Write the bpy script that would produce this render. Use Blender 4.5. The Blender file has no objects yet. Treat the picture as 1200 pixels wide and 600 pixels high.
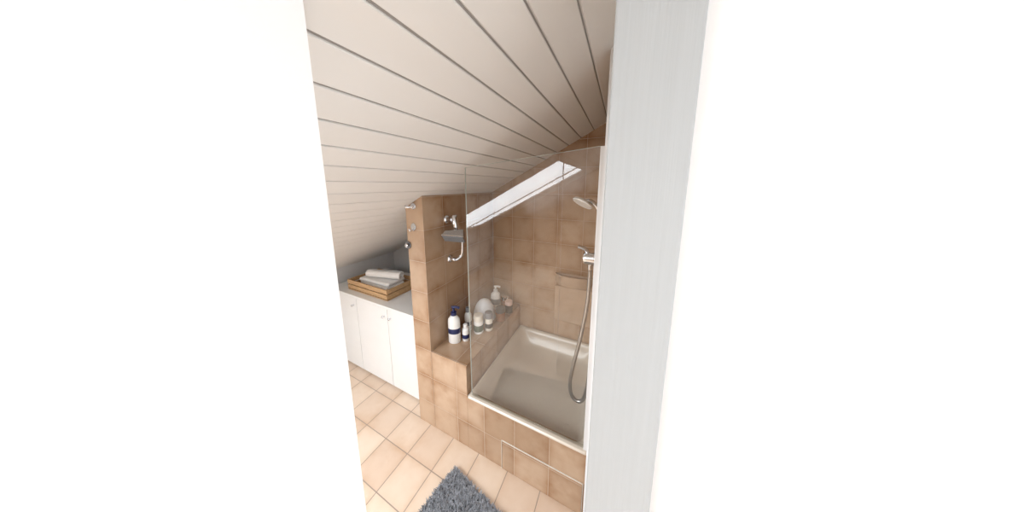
import bpy, bmesh, math, random
from mathutils import Vector, Matrix
random.seed(5)
SC = bpy.context.scene
COL = SC.collection
PI = math.pi
# ---------------------------------------------------------------- measured layout (metres)
H = 1.65
F, PX, PY = 268.0, 600.0, 259.0
AL, TH = math.radians(25.8), math.radians(8.9)
def ray(u, v):
    a, b = u-PX, v-PY
    fh = F*math.cos(TH)-b*math.sin(TH)
    vert = -(F*math.sin(TH)+b*math.cos(TH))
    return Vector((math.cos(AL)*a-math.sin(AL)*fh, math.sin(AL)*a+math.cos(AL)*fh, vert))
CAM = Vector((0, 0, H))
def on_z(u, v, z): r = ray(u, v); t = (z-H)/r.z; return CAM+r*t, t
def on_y(u, v, y): r = ray(u, v); t = y/r.y; return CAM+r*t
def on_x(u, v, x): r = ray(u, v); t = x/r.x; return CAM+r*t
YF, YB = 0.975, 1.78
XC0, XC1, XL, XR = -1.198, -1.056, -0.775, -0.07
ZL, ZR = 0.581, 0.381
C0, CS = 2.149, 0.53
def cz(x): return C0+CS*x
NRM = Vector((-CS, 0, 1)).normalized()
def sl(x, y, n=0): return Vector((x, y, cz(x)))+NRM*n

# ---------------------------------------------------------------- materials
def new_mat(name):
    m = bpy.data.materials.new(name); m.use_nodes = True
    nt = m.node_tree; b = nt.nodes['Principled BSDF']
    return m, nt, b
def s2l(c): return tuple(((x/255+0.055)/1.055)**2.4 if x/255 > 0.04045 else x/255/12.92 for x in c)
def mat(name, rgb, rough=0.5, metal=0.0, var=0.06, scale=12, bump=0.0, stretch=None):
    m, nt, b = new_mat(name)
    c = s2l(rgb)
    tc = nt.nodes.new('ShaderNodeTexCoord'); mp = nt.nodes.new('ShaderNodeMapping')
    if stretch: mp.inputs['Scale'].default_value = stretch
    n = nt.nodes.new('ShaderNodeTexNoise'); n.inputs['Scale'].default_value = scale; n.inputs['Detail'].default_value = 4
    nt.links.new(tc.outputs['Object'], mp.inputs[0]); nt.links.new(mp.outputs[0], n.inputs['Vector'])
    r = nt.nodes.new('ShaderNodeValToRGB')
    r.color_ramp.elements[0].position = .3; r.color_ramp.elements[1].position = .7
    r.color_ramp.elements[0].color = (*[x*(1-var) for x in c], 1)
    r.color_ramp.elements[1].color = (*[min(1, x*(1+var)) for x in c], 1)
    nt.links.new(n.outputs['Fac'], r.inputs[0]); nt.links.new(r.outputs[0], b.inputs['Base Color'])
    b.inputs['Roughness'].default_value = rough; b.inputs['Metallic'].default_value = metal
    if bump:
        bp = nt.nodes.new('ShaderNodeBump'); bp.inputs['Strength'].default_value = bump; bp.inputs['Distance'].default_value = .004
        nt.links.new(n.outputs['Fac'], bp.inputs['Height']); nt.links.new(bp.outputs[0], b.inputs['Normal'])
    return m
def tile_mat(name, c1, c2, grout, w, mortar, rough, edge=(.66, .52, .40), edge_amt=1.0, ox=0, oy=0):
    m, nt, b = new_mat(name)
    N = nt.nodes.new; LK = nt.links.new
    uv = N('ShaderNodeTexCoord'); mp = N('ShaderNodeMapping')
    mp.inputs['Location'].default_value = (ox, oy, 0)
    LK(uv.outputs['UV'], mp.inputs[0])
    br = N('ShaderNodeTexBrick')
    br.offset = 0; br.squash = 1
    for k, v in (('Scale', 1), ('Brick Width', w), ('Row Height', w), ('Mortar Size', mortar), ('Mortar Smooth', .1)): br.inputs[k].default_value = v
    br.inputs['Color1'].default_value = (*s2l(c1), 1); br.inputs['Color2'].default_value = (*s2l(c2), 1)
    br.inputs['Mortar'].default_value = (*s2l(grout), 1)
    LK(mp.outputs[0], br.inputs['Vector'])
    def math_(op, a, bb=None):
        n = N('ShaderNodeMath'); n.operation = op
        for i, q in enumerate((a, bb)):
            if q is None: continue
            if isinstance(q, (int, float)): n.inputs[i].default_value = q
            else: LK(q, n.inputs[i])
        return n.outputs[0]
    sx = N('ShaderNodeSeparateXYZ'); LK(mp.outputs[0], sx.inputs[0])
    e = []
    for ax in (0, 1):
        fr = math_('FRACT', math_('DIVIDE', sx.outputs[ax], w))
        e.append(math_('MULTIPLY', math_('ABSOLUTE', math_('SUBTRACT', fr, .5)), 2.0))
    ed = math_('POWER', math_('MAXIMUM', e[0], e[1]), 3.5)
    no = N('ShaderNodeTexNoise'); no.inputs['Scale'].default_value = 5.5; no.inputs['Detail'].default_value = 4
    LK(uv.outputs['Object'], no.inputs['Vector'])
    no2 = N('ShaderNodeTexNoise'); no2.inputs['Scale'].default_value = 20; no2.inputs['Detail'].default_value = 4
    LK(uv.outputs['Object'], no2.inputs['Vector'])
    mr = N('ShaderNodeMapRange'); mr.inputs[1].default_value = .34; mr.inputs[2].default_value = .66
    LK(no.outputs['Fac'], mr.inputs[0])
    mr2 = N('ShaderNodeMapRange'); mr2.inputs[1].default_value = .35; mr2.inputs[2].default_value = .75
    LK(no2.outputs['Fac'], mr2.inputs[0])
    fac = math_('MINIMUM', math_('ADD', math_('MULTIPLY', math_('MULTIPLY', ed, math_('ADD', math_('MULTIPLY', mr.outputs[0], .75), .25)), edge_amt), math_('MULTIPLY', math_('MULTIPLY', mr.outputs[0], mr2.outputs[0]), .5*edge_amt)), 1.0)
    mx = N('ShaderNodeMix'); mx.data_type = 'RGBA'; mx.blend_type = 'MULTIPLY'
    LK(fac, mx.inputs['Factor']); LK(br.outputs['Color'], mx.inputs[6]); mx.inputs[7].default_value = (*edge, 1)
    mo = N('ShaderNodeMix'); mo.data_type = 'RGBA'
    LK(br.outputs['Fac'], mo.inputs['Factor'])
    LK(mx.outputs[2], mo.inputs[6]); mo.inputs[7].default_value = (*s2l(grout), 1)
    LK(mo.outputs[2], b.inputs['Base Color'])
    bp = N('ShaderNodeBump'); bp.invert = True; bp.inputs['Strength'].default_value = .4; bp.inputs['Distance'].default_value = .002
    LK(br.outputs['Fac'], bp.inputs['Height']); LK(bp.outputs[0], b.inputs['Normal'])
    b.inputs['Roughness'].default_value = rough
    return m
M = {}
M['tile'] = tile_mat('brown_wall_tile', (193, 167, 142), (174, 146, 120), (192, 173, 154), .2, .0017, .2, ox=.056, oy=.019)
M['floor'] = tile_mat('beige_floor_tile', (222, 203, 184), (211, 188, 168), (156, 140, 128), .2, .0024, .38, edge=(.84, .74, .64), edge_amt=.85, ox=.1, oy=.02)
M['ceil'] = mat('cream_painted_planks', (230, 228, 225), .5, var=.02, scale=6, stretch=(1, .3, 1))
M['groove'] = mat('plank_backing', (158, 153, 148), .8)
M['plaster'] = mat('white_plaster', (250, 251, 252), .75, var=.01, scale=30, bump=.05)
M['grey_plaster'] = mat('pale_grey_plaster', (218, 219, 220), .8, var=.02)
M['jamb'] = mat('white_painted_grain', (182, 187, 190), .5, var=.022, scale=4, bump=.22, stretch=(45, 45, .9))
M['white'] = mat('white_lacquer', (232, 233, 233), .35, var=.01)
M['tray'] = mat('beige_acrylic', (219, 209, 195), .18, var=.02, scale=3)
M['chrome'] = mat('chrome', (222, 224, 228), .14, 1.0, .01)
M['dark_chrome'] = mat('brushed_steel', (198, 199, 201), .22, 1.0, .05)
M['gunmetal'] = mat('dark_hook_metal', (120, 120, 122), .25, .95, .05)
M['alu'] = mat('white_aluminium', (228, 230, 232), .3, var=.01)
M['hose'] = mat('ribbed_metal_hose', (178, 176, 173), .3, .8, .05, 120)
M['plastic'] = mat('white_plastic', (240, 240, 238), .35, var=.01)
M['offwhite'] = mat('ivory_plastic', (226, 222, 212), .4, var=.02)
M['navy'] = mat('navy_plastic', (32, 42, 88), .3, var=.05)
M['blue'] = mat('pale_blue_plastic', (238, 244, 250), .3, var=.02)
M['black'] = mat('black_plastic', (36, 34, 34), .35, var=.05)
M['green'] = mat('dark_green_label', (70, 92, 78), .5, var=.08)
M['amber'] = mat('brown_cosmetic', (134, 84, 48), .25, var=.1)
M['pink'] = mat('pale_pink_plastic', (226, 196, 184), .4, var=.03)
M['grey'] = mat('grey_print', (128, 132, 138), .5, var=.1)
M['wood'] = mat('pale_wood', (192, 156, 114), .55, var=.16, scale=7, stretch=(2, 14, 14))
M['cloth'] = mat('white_cloth', (242, 241, 239), .9, var=.03, scale=40, bump=.3)
M['ceramic'] = mat('beige_ceramic', (193, 167, 143), .2, var=.06)
M['rug'] = mat('grey_shag', (140, 143, 149), .95, var=.28, scale=40)
M['rug_base'] = mat('rug_backing', (88, 90, 95), .95)
M['edge'] = mat('polished_glass_edge', (186, 196, 190), .15, var=.02)
def glass_mat(name, tint, ior):
    m = bpy.data.materials.new(name); m.use_nodes = True; nt = m.node_tree; nt.nodes.clear()
    o = nt.nodes.new('ShaderNodeOutputMaterial'); t = nt.nodes.new('ShaderNodeBsdfTransparent'); g = nt.nodes.new('ShaderNodeBsdfGlossy')
    g.inputs['Roughness'].default_value = 0.0; g.inputs['Color'].default_value = (1, 1, 1, 1)
    t.inputs['Color'].default_value = (*tint, 1)
    f = nt.nodes.new('ShaderNodeFresnel'); f.inputs['IOR'].default_value = ior
    ge = nt.nodes.new('ShaderNodeNewGeometry')
    iv = nt.nodes.new('ShaderNodeMath'); iv.operation = 'SUBTRACT'; iv.inputs[0].default_value = 1
    nt.links.new(ge.outputs['Backfacing'], iv.inputs[1])
    mu = nt.nodes.new('ShaderNodeMath'); mu.operation = 'MULTIPLY'
    nt.links.new(f.outputs[0], mu.inputs[0]); nt.links.new(iv.outputs[0], mu.inputs[1])
    mx = nt.nodes.new('ShaderNodeMixShader')
    nt.links.new(mu.outputs[0], mx.inputs[0]); nt.links.new(t.outputs[0], mx.inputs[1]); nt.links.new(g.outputs[0], mx.inputs[2])
    nt.links.new(mx.outputs[0], o.inputs[0])
    return m
M['glass'] = glass_mat('clear_glass', (.99, .993, .99), 1.75)
M['clear'] = glass_mat('clear_plastic', (.9, .9, .88), 1.5)

# ---------------------------------------------------------------- mesh helpers
class MB:
    def __init__(s): s.bm = bmesh.new()
    def box(s, x0, x1, y0, y1, z0, z1, mtx=None):
        vs = [s.bm.verts.new(Vector(p)) for p in ((x0,y0,z0),(x1,y0,z0),(x1,y1,z0),(x0,y1,z0),(x0,y0,z1),(x1,y0,z1),(x1,y1,z1),(x0,y1,z1))]
        if mtx:
            for v in vs: v.co = mtx @ v.co
        for f in ((3,2,1,0),(4,5,6,7),(0,1,5,4),(1,2,6,5),(2,3,7,6),(3,0,4,7)): s.bm.faces.new([vs[i] for i in f])
        return s
    def hexa(s, pts):   # 8 points: bottom ring, top ring
        vs = [s.bm.verts.new(Vector(p)) for p in pts]
        for f in ((3,2,1,0),(4,5,6,7),(0,1,5,4),(1,2,6,5),(2,3,7,6),(3,0,4,7)): s.bm.faces.new([vs[i] for i in f])
        return s
    def prism(s, poly0, poly1):
        a = [s.bm.verts.new(Vector(p)) for p in poly0]; b = [s.bm.verts.new(Vector(p)) for p in poly1]
        n = len(a); s.bm.faces.new(a[::-1]); s.bm.faces.new(b)
        for i in range(n): s.bm.faces.new((a[i], a[(i+1) % n], b[(i+1) % n], b[i]))
        return s
    def lathe(s, prof, seg=28, mtx=None, sx=1, sy=1):
        rings = []
        for r, z in prof:
            if r < 1e-6: rings.append([s.bm.verts.new((0, 0, z))])
            else: rings.append([s.bm.verts.new((r*sx*math.cos(2*PI*i/seg), r*sy*math.sin(2*PI*i/seg), z)) for i in range(seg)])
        for A, B in zip(rings, rings[1:]):
            for i in range(seg):
                j = (i+1) % seg
                q = [A[i % len(A)], A[j % len(A)], B[j % len(B)], B[i % len(B)]]
                u = []
                for v in q:
                    if v not in u: u.append(v)
                if len(u) > 2: s.bm.faces.new(u)
        if mtx:
            for R in rings:
                for v in R: v.co = mtx @ v.co
        return s
    def tube(s, pts, r, seg=12, smooth=True):
        P = [Vector(p) for p in pts]
        if smooth and len(P) > 2:
            Q = []
            for i in range(len(P)-1):
                p0, p1, p2, p3 = P[max(i-1, 0)], P[i], P[i+1], P[min(i+2, len(P)-1)]
                for k in range(8):
                    t = k/8
                    Q.append(.5*((2*p1)+(p2-p0)*t+(2*p0-5*p1+4*p2-p3)*t*t+(3*p1-p0-3*p2+p3)*t**3))
            P = Q+[P[-1]]
        d = (P[1]-P[0]).normalized(); up = Vector((0, 0, 1)) if abs(d.z) < .9 else Vector((1, 0, 0))
        n = d.cross(up).normalized(); rings = []
        for i, p in enumerate(P):
            d = (P[min(i+1, len(P)-1)]-P[max(i-1, 0)]).normalized()
            n = (n-d*n.dot(d)).normalized(); bb = d.cross(n)
            rings.append([s.bm.verts.new(p+(n*math.cos(2*PI*k/seg)+bb*math.sin(2*PI*k/seg))*r) for k in range(seg)])
        for A, B in zip(rings, rings[1:]):
            for k in range(seg): s.bm.faces.new((A[k], A[(k+1) % seg], B[(k+1) % seg], B[k]))
        s.bm.faces.new(rings[0][::-1]); s.bm.faces.new(rings[-1])
        return s
    def build(s, name, m, parent=None, loc=(0, 0, 0), bevel=0, smooth=False, bseg=3, uvo=(0, 0, 0)):
        bmesh.ops.recalc_face_normals(s.bm, faces=s.bm.faces[:])
        uvl = s.bm.loops.layers.uv.new('UVMap')
        for f in s.bm.faces:
            n = f.normal; ax = max(range(3), key=lambda i: abs(n[i]))
            for l in f.loops:
                c = l.vert.co+Vector(uvo)
                l[uvl].uv = (c.y, c.z) if ax == 0 else (c.x, c.z) if ax == 1 else (c.x, c.y)
        me = bpy.data.meshes.new(name); s.bm.to_mesh(me); s.bm.free()
        me.materials.append(m)
        o = bpy.data.objects.new(name, me); COL.objects.link(o)
        o.location = loc
        if parent: o.parent = parent
        if smooth:
            for p in me.polygons: p.use_smooth = True
            md = o.modifiers.new('split', 'EDGE_SPLIT'); md.split_angle = math.radians(40)
        if bevel:
            md = o.modifiers.new('bevel', 'BEVEL'); md.width = bevel; md.segments = bseg; md.limit_method = 'ANGLE'
        return o
def tag(o, label, cat, group=None):
    o['label'] = label; o['category'] = cat
    if group: o['group'] = group
    return o
def thing(name, label, cat, loc, rz=0, group=None):
    o = bpy.data.objects.new(name, None); COL.objects.link(o); o.location = loc; o.rotation_euler.z = rz
    o.empty_display_size = .05
    return tag(o, label, cat, group)
def struct(o, label=None):
    o['kind'] = 'structure'
    if label: o['label'] = label
    return o
def orient(n, loc=(0, 0, 0)):
    return Matrix.Translation(Vector(loc)) @ Vector((0, 0, 1)).rotation_difference(Vector(n).normalized()).to_matrix().to_4x4()

# ---------------------------------------------------------------- room shell
XW0, XW1, YW0 = -2.45, 0.95, -2.2
struct(MB().box(XW0-.1, XW1+.1, YW0-.1, YB+.1, -.06, 0).build('floor', M['floor']), 'floor of square beige tiles with thin joints')
# sloping plank ceiling with the roof window opening
pitch = .088
X00 = -.48
xs = [X00+pitch*k for k in range(17, -24, -1)]
HX1, HX0, HY0, HY1 = X00, X00-pitch*21, -1.5, -.03
cb = MB()
GD = .006
for b_, a_ in zip(xs, xs[1:]):
    mid = (a_+b_)/2
    segs = [(YW0, HY0), (HY1, YB-.001)] if HX0 < mid < HX1 else [(YW0, YB-.001)]
    a2 = max(a_, XW0); b2 = min(b_, XW1)
    if b2-a2 < .02: continue
    for y0, y1 in segs:
        prof = [(a2+.0005, GD+.006), (a2+.0005, GD), (a2+.004, GD), (a2+.005, .0015), (a2+.0065, 0), (b2-.003, 0), (b2-.0012, .0015), (b2-.0005, GD+.006)]
        cb.prism([sl(x, y0, n) for x, n in prof], [sl(x, y1, n) for x, n in prof])
ceiling = struct(cb.build('ceiling', M['ceil']), 'sloping ceiling of narrow cream painted planks')
bk = MB()
for x0, x1, y0, y1 in ((XW0, HX0, YW0, YB), (HX1, XW1, YW0, YB), (HX0, HX1, YW0, HY0), (HX0, HX1, HY1, YB)):
    bk.hexa([sl(x0,y0,.0125), sl(x1,y0,.0125), sl(x1,y1,.0125), sl(x0,y1,.0125), sl(x0,y0,.1), sl(x1,y0,.1), sl(x1,y1,.1), sl(x0,y1,.1)])
bk.build('ceiling_backing', M['groove'], ceiling)
# thin shadow joints at the foot of each plank's tongue
jb = MB()
for a_ in xs[1:-1]:
    if a_ < XW0 or a_ > XW1: continue
    segs = [(YW0, HY0), (HY1, YB-.002)] if HX0-.001 < a_ < HX1-.02 else [(YW0, YB-.002)]
    for y0, y1 in segs:
        jb.hexa([sl(a_-.0010,y0,GD-.0008), sl(a_+.0030,y0,GD-.0008), sl(a_+.0030,y1,GD-.0008), sl(a_-.0010,y1,GD-.0008), sl(a_-.0010,y0,GD+.004), sl(a_+.0030,y0,GD+.004), sl(a_+.0030,y1,GD+.004), sl(a_-.0010,y1,GD+.004)])
jb.build('ceiling_joints', M['groove'], ceiling)
# roof window: white frame, glazing bar and pane
wf = MB()
def slab(mb, x0, x1, y0, y1, n0, n1):
    mb.hexa([sl(x0,y0,n0), sl(x1,y0,n0), sl(x1,y1,n0), sl(x0,y1,n0), sl(x0,y0,n1), sl(x1,y0,n1), sl(x1,y1,n1), sl(x0,y1,n1)])
e = .002
PXR, PXL, PYN, PYF = HX1-.06, HX0+.04, HY1-.05, HY0+.06
slab(wf, HX0+e, PXL, HY0+e, HY1-e, 0, .11); slab(wf, PXR, HX1-e, HY0+e, HY1-e, 0, .11)
slab(wf, PXL, PXR, HY0+e, PYF, 0, .11); slab(wf, PXL, PXR, PYN, HY1-e, 0, .11)
win = struct(wf.build('window_1', M['white']), 'white framed roof window in the sloping ceiling')
sb = MB(); slab(sb, PXL+.001, PXR-.001, (PYN+PYF)/2-.3, (PYN+PYF)/2-.24, .004, .05)
sb.build('glazing_bar', M['white'], win)
wp = MB(); slab(wp, PXL+.001, PXR-.001, PYF+.001, PYN-.001, .08, .086)
wp.build('window_pane', M['glass'], win)
def wallxz(name, m, x0, x1, y0, y1, zb=0, top=.03, label=None):
    p = [(x0, zb), (x1, zb), (x1, cz(x1)+top), (x0, cz(x0)+top)]
    return struct(MB().prism([(x, y0, z) for x, z in p], [(x, y1, z) for x, z in p]).build(name, m), label)
wallxz('wall_back', M['tile'], XC1+.0, XW1, YB, YB+.1, label='brown tiled back wall of the shower')
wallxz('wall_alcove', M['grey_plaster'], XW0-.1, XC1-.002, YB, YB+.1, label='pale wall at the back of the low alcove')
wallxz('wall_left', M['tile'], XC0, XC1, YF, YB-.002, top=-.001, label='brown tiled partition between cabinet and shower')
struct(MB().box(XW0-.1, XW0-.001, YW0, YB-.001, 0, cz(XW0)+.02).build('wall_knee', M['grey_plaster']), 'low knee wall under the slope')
wallxz('wall_rear', M['tile'], XW0-.1, XW1+.1, YW0-.1, YW0-.001, label='brown tiled wall at the near end of the bathroom')
struct(MB().box(XW1+.001, XW1+.1, YW0, .365, 0, cz(XW1)+.1).build('wall_side', M['plaster']))
wallxz('wall_front', M['plaster'], -.012, XW1, .366, .46, top=-.001, label='white wall to the right of the doorway')
wallxz('wall_return', M['plaster'], -.022, .05, .462, .915, top=-.001)
wallxz('wall_right', M['tile'], XR, .05, .93, YB-.002, top=-.001, label='tiled right wall of the shower behind the door frame')
wallxz('trim_2', M['alu'], XR-.001, .05, .917, .929, top=-.002, label='white strip closing the end of the right shower wall')
# slim slanted panel end on the left of the doorway
q = [(-.421, .2), (-.428, .2), (-.501, -.1), (-.4935, -.1)]
struct(MB().prism([(x, y, 0) for x, y in q], [(x, y, cz(x)-.002) for x, y in q]).build('wall_entry', M['plaster']), 'slim white wall panel on the left of the doorway')
p = [(-.024, 0), (.070, 0), (.070, cz(.070)-.001), (-.024, cz(-.024)-.001)]
struct(MB().prism([(x, .345, z) for x, z in p], [(x, .365, z) for x, z in p]).build('trim_1', M['jamb'], bevel=.003), 'white painted door casing with visible grain')
# tiled base in front of and under the tray, and the ledge
struct(MB().box(XL, XR-.001, YF, YF+.045, 0, ZR-.013).build('wall_shower_base', M['tile']), 'low brown tiled front of the shower base')
tag(MB().box(XC1+.001, XL-.001, YF, YB-.003, 0, ZL).build('tiled_ledge', M['tile'], bevel=.002), 'brown tiled ledge beside the shower tray with toiletries along it', 'ledge')
# access panel low in the shower base
Pa = on_y(588, 515, YF)
ap = thing('access_panel', 'tiled access panel with a pale outline low in the shower base', 'access panel', (Pa.x, YF-.001, .002))
aw, ah = XR-.012-Pa.x, Pa.z-.002
MB().box(.004, aw-.004, -.003, 0, 0, ah-.004).build('tiled_cover', M['tile'], ap, uvo=(Pa.x, YF, .002))
fr = MB(); fr.box(0, .0022, -.0045, 0, 0, ah); fr.box(aw-.0022, aw, -.0045, 0, 0, ah); fr.box(.0023, aw-.0023, -.0045, 0, ah-.0022, ah)
fr.build('frame', M['offwhite'], ap)

# ---------------------------------------------------------------- shower tray
tray = thing('shower_tray', 'deep beige square shower tray set in the tiled base', 'shower tray', (XL+.001, YF-.004, 0))
W, D = XR-XL-.003, YB-YF+.001
def rrect(x0, x1, y0, y1, r, z, n=8):
    pts = []
    for cx, cy, a0 in ((x1-r, y1-r, 0), (x0+r, y1-r, 90), (x0+r, y0+r, 180), (x1-r, y0+r, 270)):
        for k in range(n+1):
            a = math.radians(a0+90*k/n); pts.append((cx+r*math.cos(a), cy+r*math.sin(a), z))
    return pts
tb = MB()
loops = [rrect(0, W, 0, D, .012, ZR-.0115), rrect(0, W, 0, D, .012, ZR-.005), rrect(.005, W-.005, .005, D-.005, .012, ZR),
         rrect(.010, W-.016, .029, D-.012, .04, ZR), rrect(.018, W-.024, .037, D-.02, .05, ZR-.006), rrect(.028, W-.032, .046, D-.03, .06, ZR-.03),
         rrect(.06, W-.06, .072, D-.062, .08, ZR-.10), rrect(.082, W-.078, .09, D-.084, .09, ZR-.122), rrect(.12, W-.11, .125, D-.125, .09, ZR-.132), rrect(.17, W-.15, .17, D-.17, .08, ZR-.135)]
L = [[tb.bm.verts.new(q) for q in lp] for lp in loops]
for A, B in zip(L, L[1:]):
    n = len(A)
    for i in range(n): tb.bm.faces.new((A[i], A[(i+1) % n], B[(i+1) % n], B[i]))
tb.bm.faces.new(L[-1])
tb.build('basin', M['tray'], tray, smooth=True)
MB().lathe([(0, .0022), (.02, .0022), (.024, .0012), (.025, 0), (0, 0)], 32, Matrix.Translation((.57, .19, ZR-.1345))).build('drain_cover', M['tray'], tray, smooth=True)

# ---------------------------------------------------------------- glass screen
scr = thing('shower_screen', 'frameless clear glass shower screen standing on the tray rim', 'glass screen', (0, YF+.020, ZR+.001))
gx0, gx1 = -.752, -.092
zt0, zt1 = cz(gx0)-.012-ZR, 1.80-ZR
g = [(gx0, .009), (gx1, .009), (gx1, zt1), (gx0, zt0)]
pane = MB().prism([(x, -.003, z) for x, z in g], [(x, .003, z) for x, z in g]).build('glass_pane', M['glass'], scr)
eb = MB()
eb.hexa([(gx0-.0016,-.003,.009), (gx0-.0001,-.003,.009), (gx0-.0001,.003,.009), (gx0-.0016,.003,.009), (gx0-.0016,-.003,zt0), (gx0-.0001,-.003,zt0), (gx0-.0001,.003,zt0), (gx0-.0016,.003,zt0)])
eb.hexa([(gx0,-.003,zt0+.0001), (gx1,-.003,zt1+.0001), (gx1,.003,zt1+.0001), (gx0,.003,zt0+.0001), (gx0,-.003,zt0+.0014), (gx1,-.003,zt1+.0014), (gx1,.003,zt1+.0014), (gx0,.003,zt0+.0014)])
eb.build('polished_edge', M['edge'], pane)
o = MB().box(-.092, -.073, -.012, .012, 0, 1.80-ZR).build('hinge_profile', M['alu'], scr, bevel=.002); o['label'] = 'white vertical profile'
MB().box(gx0, gx1-.0005, -.005, .005, 0, .0085).build('bottom_seal', M['clear'], scr)

# ---------------------------------------------------------------- fittings on the partition
Pt = on_x(523, 257, XC1); Pb = on_x(527, 303, XC1)
ws = thing('wall_shower', 'chrome shower set with flat wide head on the tiled partition', 'shower head', (XC1+.001, Pt.y, Pb.z))
dz = Pt.z-Pb.z; dy = Pb.y-Pt.y
b = MB(); b.lathe([(0, 0), (.026, 0), (.028, .004), (.024, .012), (.016, .016), (.015, .05), (0, .05)], 24, orient((1, 0, 0), (0, 0, dz)))
b.build('upper_bracket', M['chrome'], ws, smooth=True)
b = MB(); b.lathe([(0, 0), (.024, 0), (.026, .004), (.022, .012), (.016, .016), (.015, .045), (.012, .05), (0, .05)], 24, orient((1, 0, 0), (0, dy, 0)))
b.build('lower_knob', M['chrome'], ws, smooth=True)
ho = MB().lathe([(0, .03), (.018, .03), (.023, .024), (.023, -.05), (.017, -.075), (0, -.075)], 24, Matrix.Translation((.058, .012, dz)) @ Matrix.Rotation(math.radians(-10), 4, 'Y'))
ho.build('holder', M['chrome'], ws, smooth=True)
hm = Matrix.Translation((.088, -.02, dz-.098)) @ Matrix.Rotation(AL, 4, 'Z') @ Matrix.Rotation(math.radians(5), 4, 'Y') @ Matrix.Rotation(math.radians(-34), 4, 'X')
hb = MB(); hb.hexa([hm @ Vector(v) for v in ((-.08,-.055,-.026), (.066,-.055,-.026), (.066,.05,-.026), (-.08,.05,-.026), (-.064,-.044,.014), (.052,-.034,.038), (.052,.03,.038), (-.064,.04,.014))])
hd = hb.build('head', M['dark_chrome'], ws, bevel=.006); hd['label'] = 'flat wide chrome head'
hf = MB().box(-.072, .058, -.047, .042, -.030, -.0262, hm).build('spray_plate', M['grey'], hd)
MB().tube([(.07, .02, dz-.06), (.088, .04, dz-.1), (.088, .045, .07), (.075, dy+.03, .025), (.06, dy+.01, .003), (.05, dy, 0)], .011).build('pipe', M['chrome'], ws, smooth=True)

def hook(u, v, name, label, kind):
    P = on_y(u, v, YF)
    P.z = min(P.z, cz(P.x)-.028)
    r = thing(name, label, 'hook', (P.x, YF-.001, P.z), group=None)
    m_ = orient((0, -1, 0))
    if kind == 'disc':
        MB().lathe([(0, 0), (.023, 0), (.025, .003), (.023, .007), (0, .008)], 28, m_).build('plate', M['gunmetal'], r, smooth=True)
        MB().lathe([(0, .008), (.006, .008), (.006, .013), (.012, .015), (.012, .019), (0, .02)], 20, m_).build('peg', M['chrome'], r, smooth=True)
    elif kind == 'hook':
        MB().lathe([(0, 0), (.018, 0), (.02, .003), (.018, .006), (0, .007)], 28, m_, 1, 1.25).build('plate', M['dark_chrome'], r, smooth=True)
        MB().tube([(0, -.004, -.008), (0, -.016, -.018), (0, -.028, -.02), (0, -.033, -.006)], .0055).build('prong', M['chrome'], r, smooth=True)
    else:
        MB().lathe([(0, 0), (.018, 0), (.02, .004), (.016, .01), (0, .011)], 24, m_).build('plate', M['chrome'], r, smooth=True)
        for s in (-1, 1):
            MB().tube([(0, -.008, 0), (s*.012, -.022, -.004), (s*.024, -.034, -.002), (s*.03, -.036, .006)], .0065).build('prong', M['chrome'], r, smooth=True)
hook(484, 228, 'robe_hook', 'double pronged chrome hook at the top of the tiled partition under the ceiling', 'double')
hook(485, 266, 'robe_hook', 'small single pronged steel hook in the middle of the partition edge', 'hook')
hook(479, 287, 'robe_hook', 'round dark steel disc hook, lowest on the partition edge', 'disc')

# ---------------------------------------------------------------- mixer, hose and hand shower on the right wall
YM = 1.22
mx = thing('shower_mixer', 'chrome lever mixer tap on the right end of the shower', 'tap', (XR-.001, YM, 1.27))
MB().lathe([(0, 0), (.046, 0), (.048, .005), (.044, .014), (.034, .02), (.034, .085), (.03, .095), (0, .096)], 28, orient((-1, 0, 0))).build('body', M['chrome'], mx, smooth=True)
MB().tube([(-.075, 0, .025), (-.09, -.01, .05), (-.125, -.02, .062)], .010).build('lever', M['chrome'], mx, smooth=True)
MB().lathe([(0, 0), (.014, 0), (.014, .03), (0, .03)], 20, orient((0, 0, -1), (-.06, 0, -.031))).build('outlet', M['chrome'], mx, smooth=True)
hz = [(XR-.061, YM, 1.205), (-.131, YM, 1.14), (-.137, YM, 1.0), (-.163, YM, .80), (-.197, YM, .6), (-.209, YM, .49), (-.197, YM, .42), (-.165, YM, .392), (-.13, YM, .42), (-.108, YM, .55), (-.10, YM+.03, .8), (-.095, YM+.08, 1.1), (-.095, YM+.085, 1.4), (-.098, YM+.03, 1.49)]
tag(MB().tube(hz, .0105, 10).build('shower_hose', M['hose'], smooth=True), 'flexible grey metal shower hose hanging in a loop over the tray', 'hose')
hs = thing('hand_shower', 'round hand shower with a white face hanging above the mixer', 'shower head', (XR-.001, YM+.02, 1.55))
MB().lathe([(0, 0), (.02, 0), (.02, .03), (.012, .034), (0, .034)], 20, orient((-1, 0, 0))).build('holder', M['chrome'], hs, smooth=True)
MB().tube([(-.028, .01, -.06), (-.045, 0, -.01), (-.075, -.01, .018), (-.1, -.015, .02)], .011).build('handle', M['chrome'], hs, smooth=True)
nf = Vector((-.40, -.36, -.85)).normalized()
MB().lathe([(0, -.02), (.02, -.02), (.05, -.008), (.055, 0), (.052, .004), (.05, .004)], 32, orient(nf, (-.115, -.02, .008))).build('head', M['plastic'], hs, smooth=True)
f = MB().lathe([(0, .006), (.05, .006), (.051, .003), (0, .003)], 32, orient(nf, (-.115, -.02, .008))).build('spray_face', M['plastic'], hs, smooth=True); f['label'] = 'white spray face'
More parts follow.
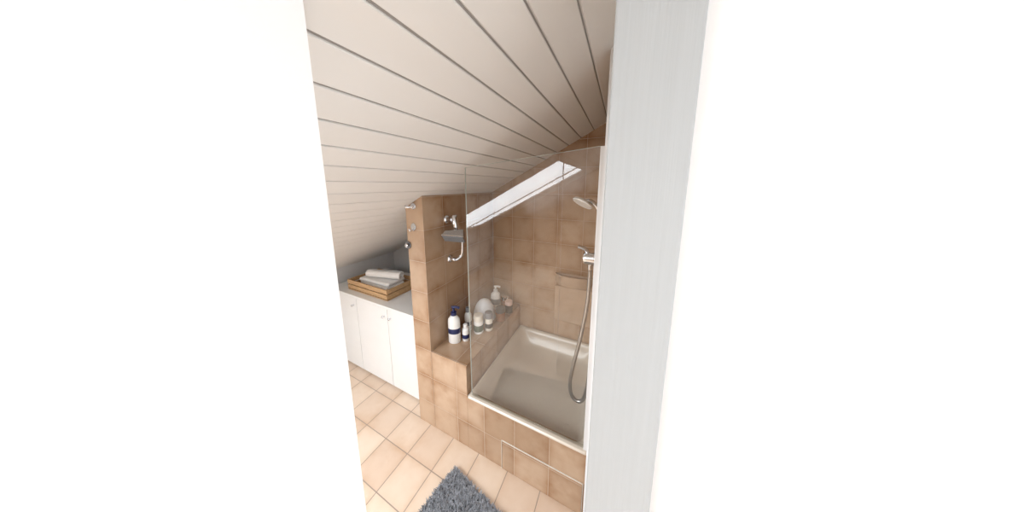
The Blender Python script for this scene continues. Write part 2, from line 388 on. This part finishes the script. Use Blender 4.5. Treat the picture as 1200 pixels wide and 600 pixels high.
# raised ceramic soap dish block on the back wall
pa = on_y(651, 320, YB); pb = on_y(692, 384, YB)
sd_ = thing('soap_dish', 'tile coloured ceramic soap dish on a raised block on the back shower wall', 'soap dish', ((pa.x+pb.x)/2, YB+.0005, pb.z))
hw = (pb.x-pa.x)/2; hh = pa.z-pb.z
MB().box(-hw, hw, -.016, 0, 0, hh*.76).build('back_plate', M['ceramic'], sd_, bevel=.008)
sh = MB()
secs = []
PD = .065
for fr_, zz in ((.6, hh*.78), (.86, hh*.8), (.98, hh*.86), (1.0, hh*.93), (1.0, hh)):
    secs.append([sh.bm.verts.new((hw*fr_*math.cos(PI+PI*k/24), PD*fr_*math.sin(PI+PI*k/24), zz)) for k in range(25)])
for A, B in zip(secs, secs[1:]):
    for i in range(25): sh.bm.faces.new((A[i], A[(i+1) % 25], B[(i+1) % 25], B[i]))
sh.bm.faces.new(secs[0][::-1]); sh.bm.faces.new(secs[-1])
dish = sh.build('dish', M['ceramic'], sd_, smooth=True)
ri = MB(); O = []
for zz in (hh+.0005, hh+.008):
    for f_ in (1.02, .9): O.append([ri.bm.verts.new((hw*f_*math.cos(PI+PI*k/24), PD*f_*math.sin(PI+PI*k/24)-(0 if f_ > 1 else .006), zz)) for k in range(25)])
for A, B in ((O[0], O[2]), (O[2], O[3]), (O[3], O[1]), (O[1], O[0])):
    for i in range(25): ri.bm.faces.new((A[i], A[(i+1) % 25], B[(i+1) % 25], B[i]))
ri.build('rim', M['ceramic'], dish)

# ---------------------------------------------------------------- toiletries on the ledge
def spot(u, v, r):
    P, t = on_z(u, v, ZL)
    P.x = min(max(P.x, XC1+r+.006), XL-r-.006); P.y = min(P.y, YB-r-.01)
    P.z = ZL+.0008
    return P, t
def bottle(name, label, cat, u, vb, vt, w, body, cap, lab=None, kind='flip', flat=1.0, labrange=(.2, .62)):
    _, t = spot(u, vb, 0); r = w/2*t; P, _ = spot(u, vb, r); h = (vb-vt)*t*1.0
    o = thing(name, label, cat, P, AL*.9)
    if kind == 'jar':
        hb = h*.68
        MB().lathe([(0, 0), (r*.9, 0), (r, r*.1), (r, hb*.92), (r*.88, hb), (0, hb)], 28).build('body', body, o, smooth=True)
        MB().lathe([(0, h), (r*.9, h), (r*.99, h-r*.1), (r*1.0, hb+.001), (0, hb+.001)], 28).build('lid', cap, o, smooth=True)
        if lab: MB().lathe([(r*1.012, hb*labrange[0]), (r*1.018, hb*(labrange[0]+.01)), (r*1.018, hb*labrange[1]), (r*1.012, hb*(labrange[1]+.01))], 28).build('label_band', lab, o, smooth=True)
        return o
    hb = h*(.74 if kind == 'pump' else .8)
    prof = [(0, 0), (r*.92, 0), (r, r*.12), (r*1.0, hb*.76), (r*.93, hb*.87), (r*.62, hb*.96), (r*.36, hb), (0, hb)]
    MB().lathe(prof, 32, None, 1, flat).build('body', body, o, smooth=True)
    if lab:
        MB().lathe([(r*1.005, hb*labrange[0]), (r*1.018, hb*(labrange[0]+.01)), (r*1.018, hb*labrange[1]), (r*1.005, hb*(labrange[1]+.01))], 32, None, 1, flat).build('label_band', lab, o, smooth=True)
    if kind == 'pump':
        c = MB().lathe([(0, hb+.001), (r*.46, hb+.001), (r*.46, hb+h*.09), (r*.2, hb+h*.1), (r*.16, hb+h*.19), (0, hb+h*.19)], 24).build('collar', cap, o, smooth=True)
        MB().tube([(-r*.3, 0, h*.955), (0, 0, h*.96), (r*.5, 0, h*.96), (r*1.0, 0, h*.935)], r*.2, 10).build('pump_head', cap, c, smooth=True)
    else:
        MB().lathe([(0, hb+.001), (r*.62, hb+.001), (r*.62, h-r*.12), (r*.5, h), (0, h)], 24).build('cap', cap, o, smooth=True)
    return o
bottle('pump_bottle', 'large white lotion bottle with navy pump and label, nearest on the ledge', 'bottle', 533, 400, 355, 14, M['plastic'], M['navy'], M['navy'], 'pump', .72, (.36, .54))
bottle('small_bottle', 'small white bottle with a navy label beside the large pump bottle', 'bottle', 546, 398, 378, 8, M['plastic'], M['plastic'], M['navy'], 'flip', 1, (.2, .5))
bottle('slim_bottle', 'slim white bottle with a grey cap behind the small navy labelled bottle', 'bottle', 549, 386, 358, 8, M['plastic'], M['grey'], M['grey'], 'flip', 1, (.3, .5))
bottle('cream_jar', 'white cream jar with green label in the middle of the ledge', 'jar', 561, 389, 367, 11, M['plastic'], M['offwhite'], M['green'], 'jar', 1, (.2, .7))
bottle('tin_jar', 'pale jar with grey lid right of the green labelled jar', 'jar', 573, 386, 364, 9, M['offwhite'], M['grey'], M['black'], 'jar', 1, (.25, .6))
bottle('soap_bottle', 'white pump bottle standing furthest back in the ledge corner', 'bottle', 581, 361, 333, 11, M['plastic'], M['plastic'], M['grey'], 'pump', .8, (.3, .6))
bottle('brown_jar', 'brown jar with a black lid near the ledge edge', 'jar', 590, 376, 360, 11.5, M['amber'], M['black'], None, 'jar')
bottle('dark_jar', 'small black jar with a pale pink lid at the far end of the ledge', 'jar', 606, 368, 354, 9, M['black'], M['pink'], None, 'jar')
bottle('amber_jar', 'amber jar with a chrome lid against the back wall', 'jar', 592, 359, 346, 9, M['amber'], M['chrome'], None, 'jar')
# upturned pale bowl
bw = MB(); r = .089; hbw = .16
out = [(r*math.cos(a), hbw*math.sin(a)) for a in [PI/2*k/14 for k in range(15)]]
inn = [((r-.004)*math.cos(a), (hbw-.004)*math.sin(a)) for a in [PI/2*k/14 for k in range(14, -1, -1)]]
bw.lathe([(r+.002, 0), (r+.002, .006)]+out[1:-1]+[(0, hbw)], 40)
bw.lathe([(0, hbw-.004)]+inn[1:]+[(r+.002, 0)], 40)
bmesh.ops.remove_doubles(bw.bm, verts=bw.bm.verts[:], dist=.0004)
tag(bw.build('plastic_bowl', M['blue'], loc=(-.958, 1.462, ZL+.001), smooth=True), 'pale blue white round plastic bowl upturned behind the jars', 'bowl')

# ---------------------------------------------------------------- cabinet in the alcove
CX0, CX1, CY0, CH = -2.398, XC0-.004, 1.066, .716
cab = thing('low_cabinet', 'low white cabinet with plain doors under the slope', 'cabinet', (CX0, CY0, .0))
w = CX1-CX0
MB().box(0, w, .02, .56, .0, CH-.024).build('body', M['white'], cab)
o = MB().box(-.003, w, -.004, .565, CH-.023, CH).build('worktop', M['white'], cab, bevel=.002)
for k in range(3):
    x0 = k*w/3+.0025; x1 = (k+1)*w/3-.0025
    dd = MB().box(x0, x1, 0, .0185, .014, CH-.026).build('door', M['white'], cab, bevel=.0015)
    kx = x1-.035 if k < 2 else x0+.035
    MB().lathe([(0, .022), (.008, .022), (.0105, .019), (.009, .014), (.005, .01), (.006, 0), (0, 0)], 20, orient((0, -1, 0), (kx, -.0005, CH-.09))).build('knob', M['chrome'], dd, smooth=True)
# wooden crate on top
KX0, KX1 = -2.2, -1.665
cr = thing('wooden_crate', 'low pale wooden slatted crate on top of the white cabinet', 'crate', (KX0, 1.12, CH+.001))
cw, cd, ch = KX1-KX0, .3, .095
MB().box(0, cw, 0, cd, 0, .008).build('base_board', M['wood'], cr)
for y in (0, cd-.01):
    for z in (.012, .056):
        MB().box(0, cw, y, y+.01, z, z+.036).build('slat', M['wood'], cr, bevel=.002)
for x in (0, cw-.01):
    for z in (.012, .056):
        MB().box(x, x+.01, .0105, cd-.0105, z, z+.036).build('slat', M['wood'], cr, bevel=.002)
for x in (.0105, cw-.0225):
    for y in (.0105, cd-.0225):
        MB().box(x, x+.012, y, y+.012, .0085, .094).build('corner_post', M['wood'], cr)
KC = (KX0+KX1)/2
for i, (zz, a, s) in enumerate(((.0, 1, 0), (.032, -2, .01), (.064, 3, .012))):
    c = MB(); c.box(-.19+s*.3, .19-s*.3, -.1+s, .1-s, 0, .03)
    o = c.build('folded_cloth', M['cloth'], loc=(KC, 1.27, CH+.011+zz), bevel=.012)
    o.rotation_euler.z = math.radians(a)
    tag(o, ['white folded cloth at the bottom of the stack in the crate', 'white folded cloth in the middle of the crate stack', 'white folded cloth on top of the crate stack'][i], 'cloth')
rl = MB()
pp = []
for k in range(70):
    a = k/69*2*PI*3.2; rr = .014+.022*k/69
    pp.append((rr*math.cos(a), rr*math.sin(a)))
ra = [(-.17, q[0], q[1]) for q in pp]; rb = [(.17, q[0], q[1]) for q in pp]
va = [rl.bm.verts.new(q) for q in ra]; vb = [rl.bm.verts.new(q) for q in rb]
for i in range(69): rl.bm.faces.new((va[i], va[i+1], vb[i+1], vb[i]))
o = rl.build('towel_roll', M['cloth'], loc=(KC+.05, 1.262, CH+.011+.096+.037)); o.rotation_euler.z = math.radians(14)
sd = o.modifiers.new('thick', 'SOLIDIFY'); sd.thickness = .003
tag(o, 'loosely rolled white towel lying on the cloths in the crate', 'towel')

# ---------------------------------------------------------------- shag rug
rug = MB(); rw, rd = .8, .5
rg = thing('bath_rug', 'grey shaggy bath rug on the beige floor tiles', 'rug', (-.787, .852, .001), math.radians(-9))
MB().box(.004, rw-.004, -rd+.004, -.004, 0, .011).build('backing', M['rug_base'], rg, bevel=.004)
bm = rug.bm
for i in range(26000):
    x = random.uniform(.004, rw-.004); y = -random.uniform(.004, rd-.004)
    a = random.uniform(0, 2*PI); l = random.uniform(.013, .022); le = random.uniform(.006, .018)
    dx, dy_ = math.cos(a), math.sin(a); px, py = -dy_*.0024, dx*.0024
    v = [bm.verts.new(q) for q in ((x-px, y-py, .009), (x+px, y+py, .009), (x+dx*le*.4+px, y+dy_*le*.4+py, .009+l*.7), (x+dx*le*.4-px, y+dy_*le*.4-py, .009+l*.7), (x+dx*le, y+dy_*le, .009+l*.95))]
    bm.faces.new(v[:4]); bm.faces.new((v[3], v[2], v[4]))
pl = rug.build('pile', M['rug'], rg); pl['kind'] = 'stuff'

# ---------------------------------------------------------------- light
def area(name, loc, nrm, sx, sy, pw, col):
    l = bpy.data.lights.new(name, 'AREA'); l.shape = 'RECTANGLE'; l.size = sx; l.size_y = sy; l.energy = pw; l.color = col
    o = bpy.data.objects.new(name, l); COL.objects.link(o); o.location = loc
    o.rotation_euler = Vector((0, 0, -1)).rotation_difference(Vector(nrm)).to_euler()
    return o
area('skylight_daylight', sl((PXL+PXR)/2, (PYN+PYF)/2, .012), -NRM, (PXR-PXL)*1.13-.01, PYN-PYF-.01, 62, (.93, .97, 1))
def fill_light(name, loc, pw, r):
    l = bpy.data.lights.new(name, 'POINT'); l.energy = pw; l.shadow_soft_size = r; l.color = (.96, .985, 1)
    o = bpy.data.objects.new(name, l); COL.objects.link(o); o.location = loc
fill_light('rear_fill', (0, -.8, 1.4), 2.6, .2)  # added fill lifting the ceiling and walls; no fixture stands here
fill_light('entry_fill', (.62, -.35, 1.6), 7.5, .25)  # unseen fill added to brighten the white panel left of the doorway
wd = bpy.data.worlds.new('World'); SC.world = wd; wd.use_nodes = True
bg = wd.node_tree.nodes['Background']; bg.inputs[0].default_value = (.85, .92, 1, 1); bg.inputs[1].default_value = 3
try:
    SC.view_settings.view_transform = 'Standard'
except Exception: pass

cd_ = bpy.data.cameras.new('Camera'); cam = bpy.data.objects.new('Camera', cd_); COL.objects.link(cam)
cam.location = CAM; cam.rotation_euler = (PI/2-TH, 0, AL)
cd_.sensor_fit = 'HORIZONTAL'; cd_.sensor_width = 36; cd_.lens = F/1200*36; cd_.shift_y = -(300-PY)/1200; cd_.clip_start = .01
SC.camera = cam
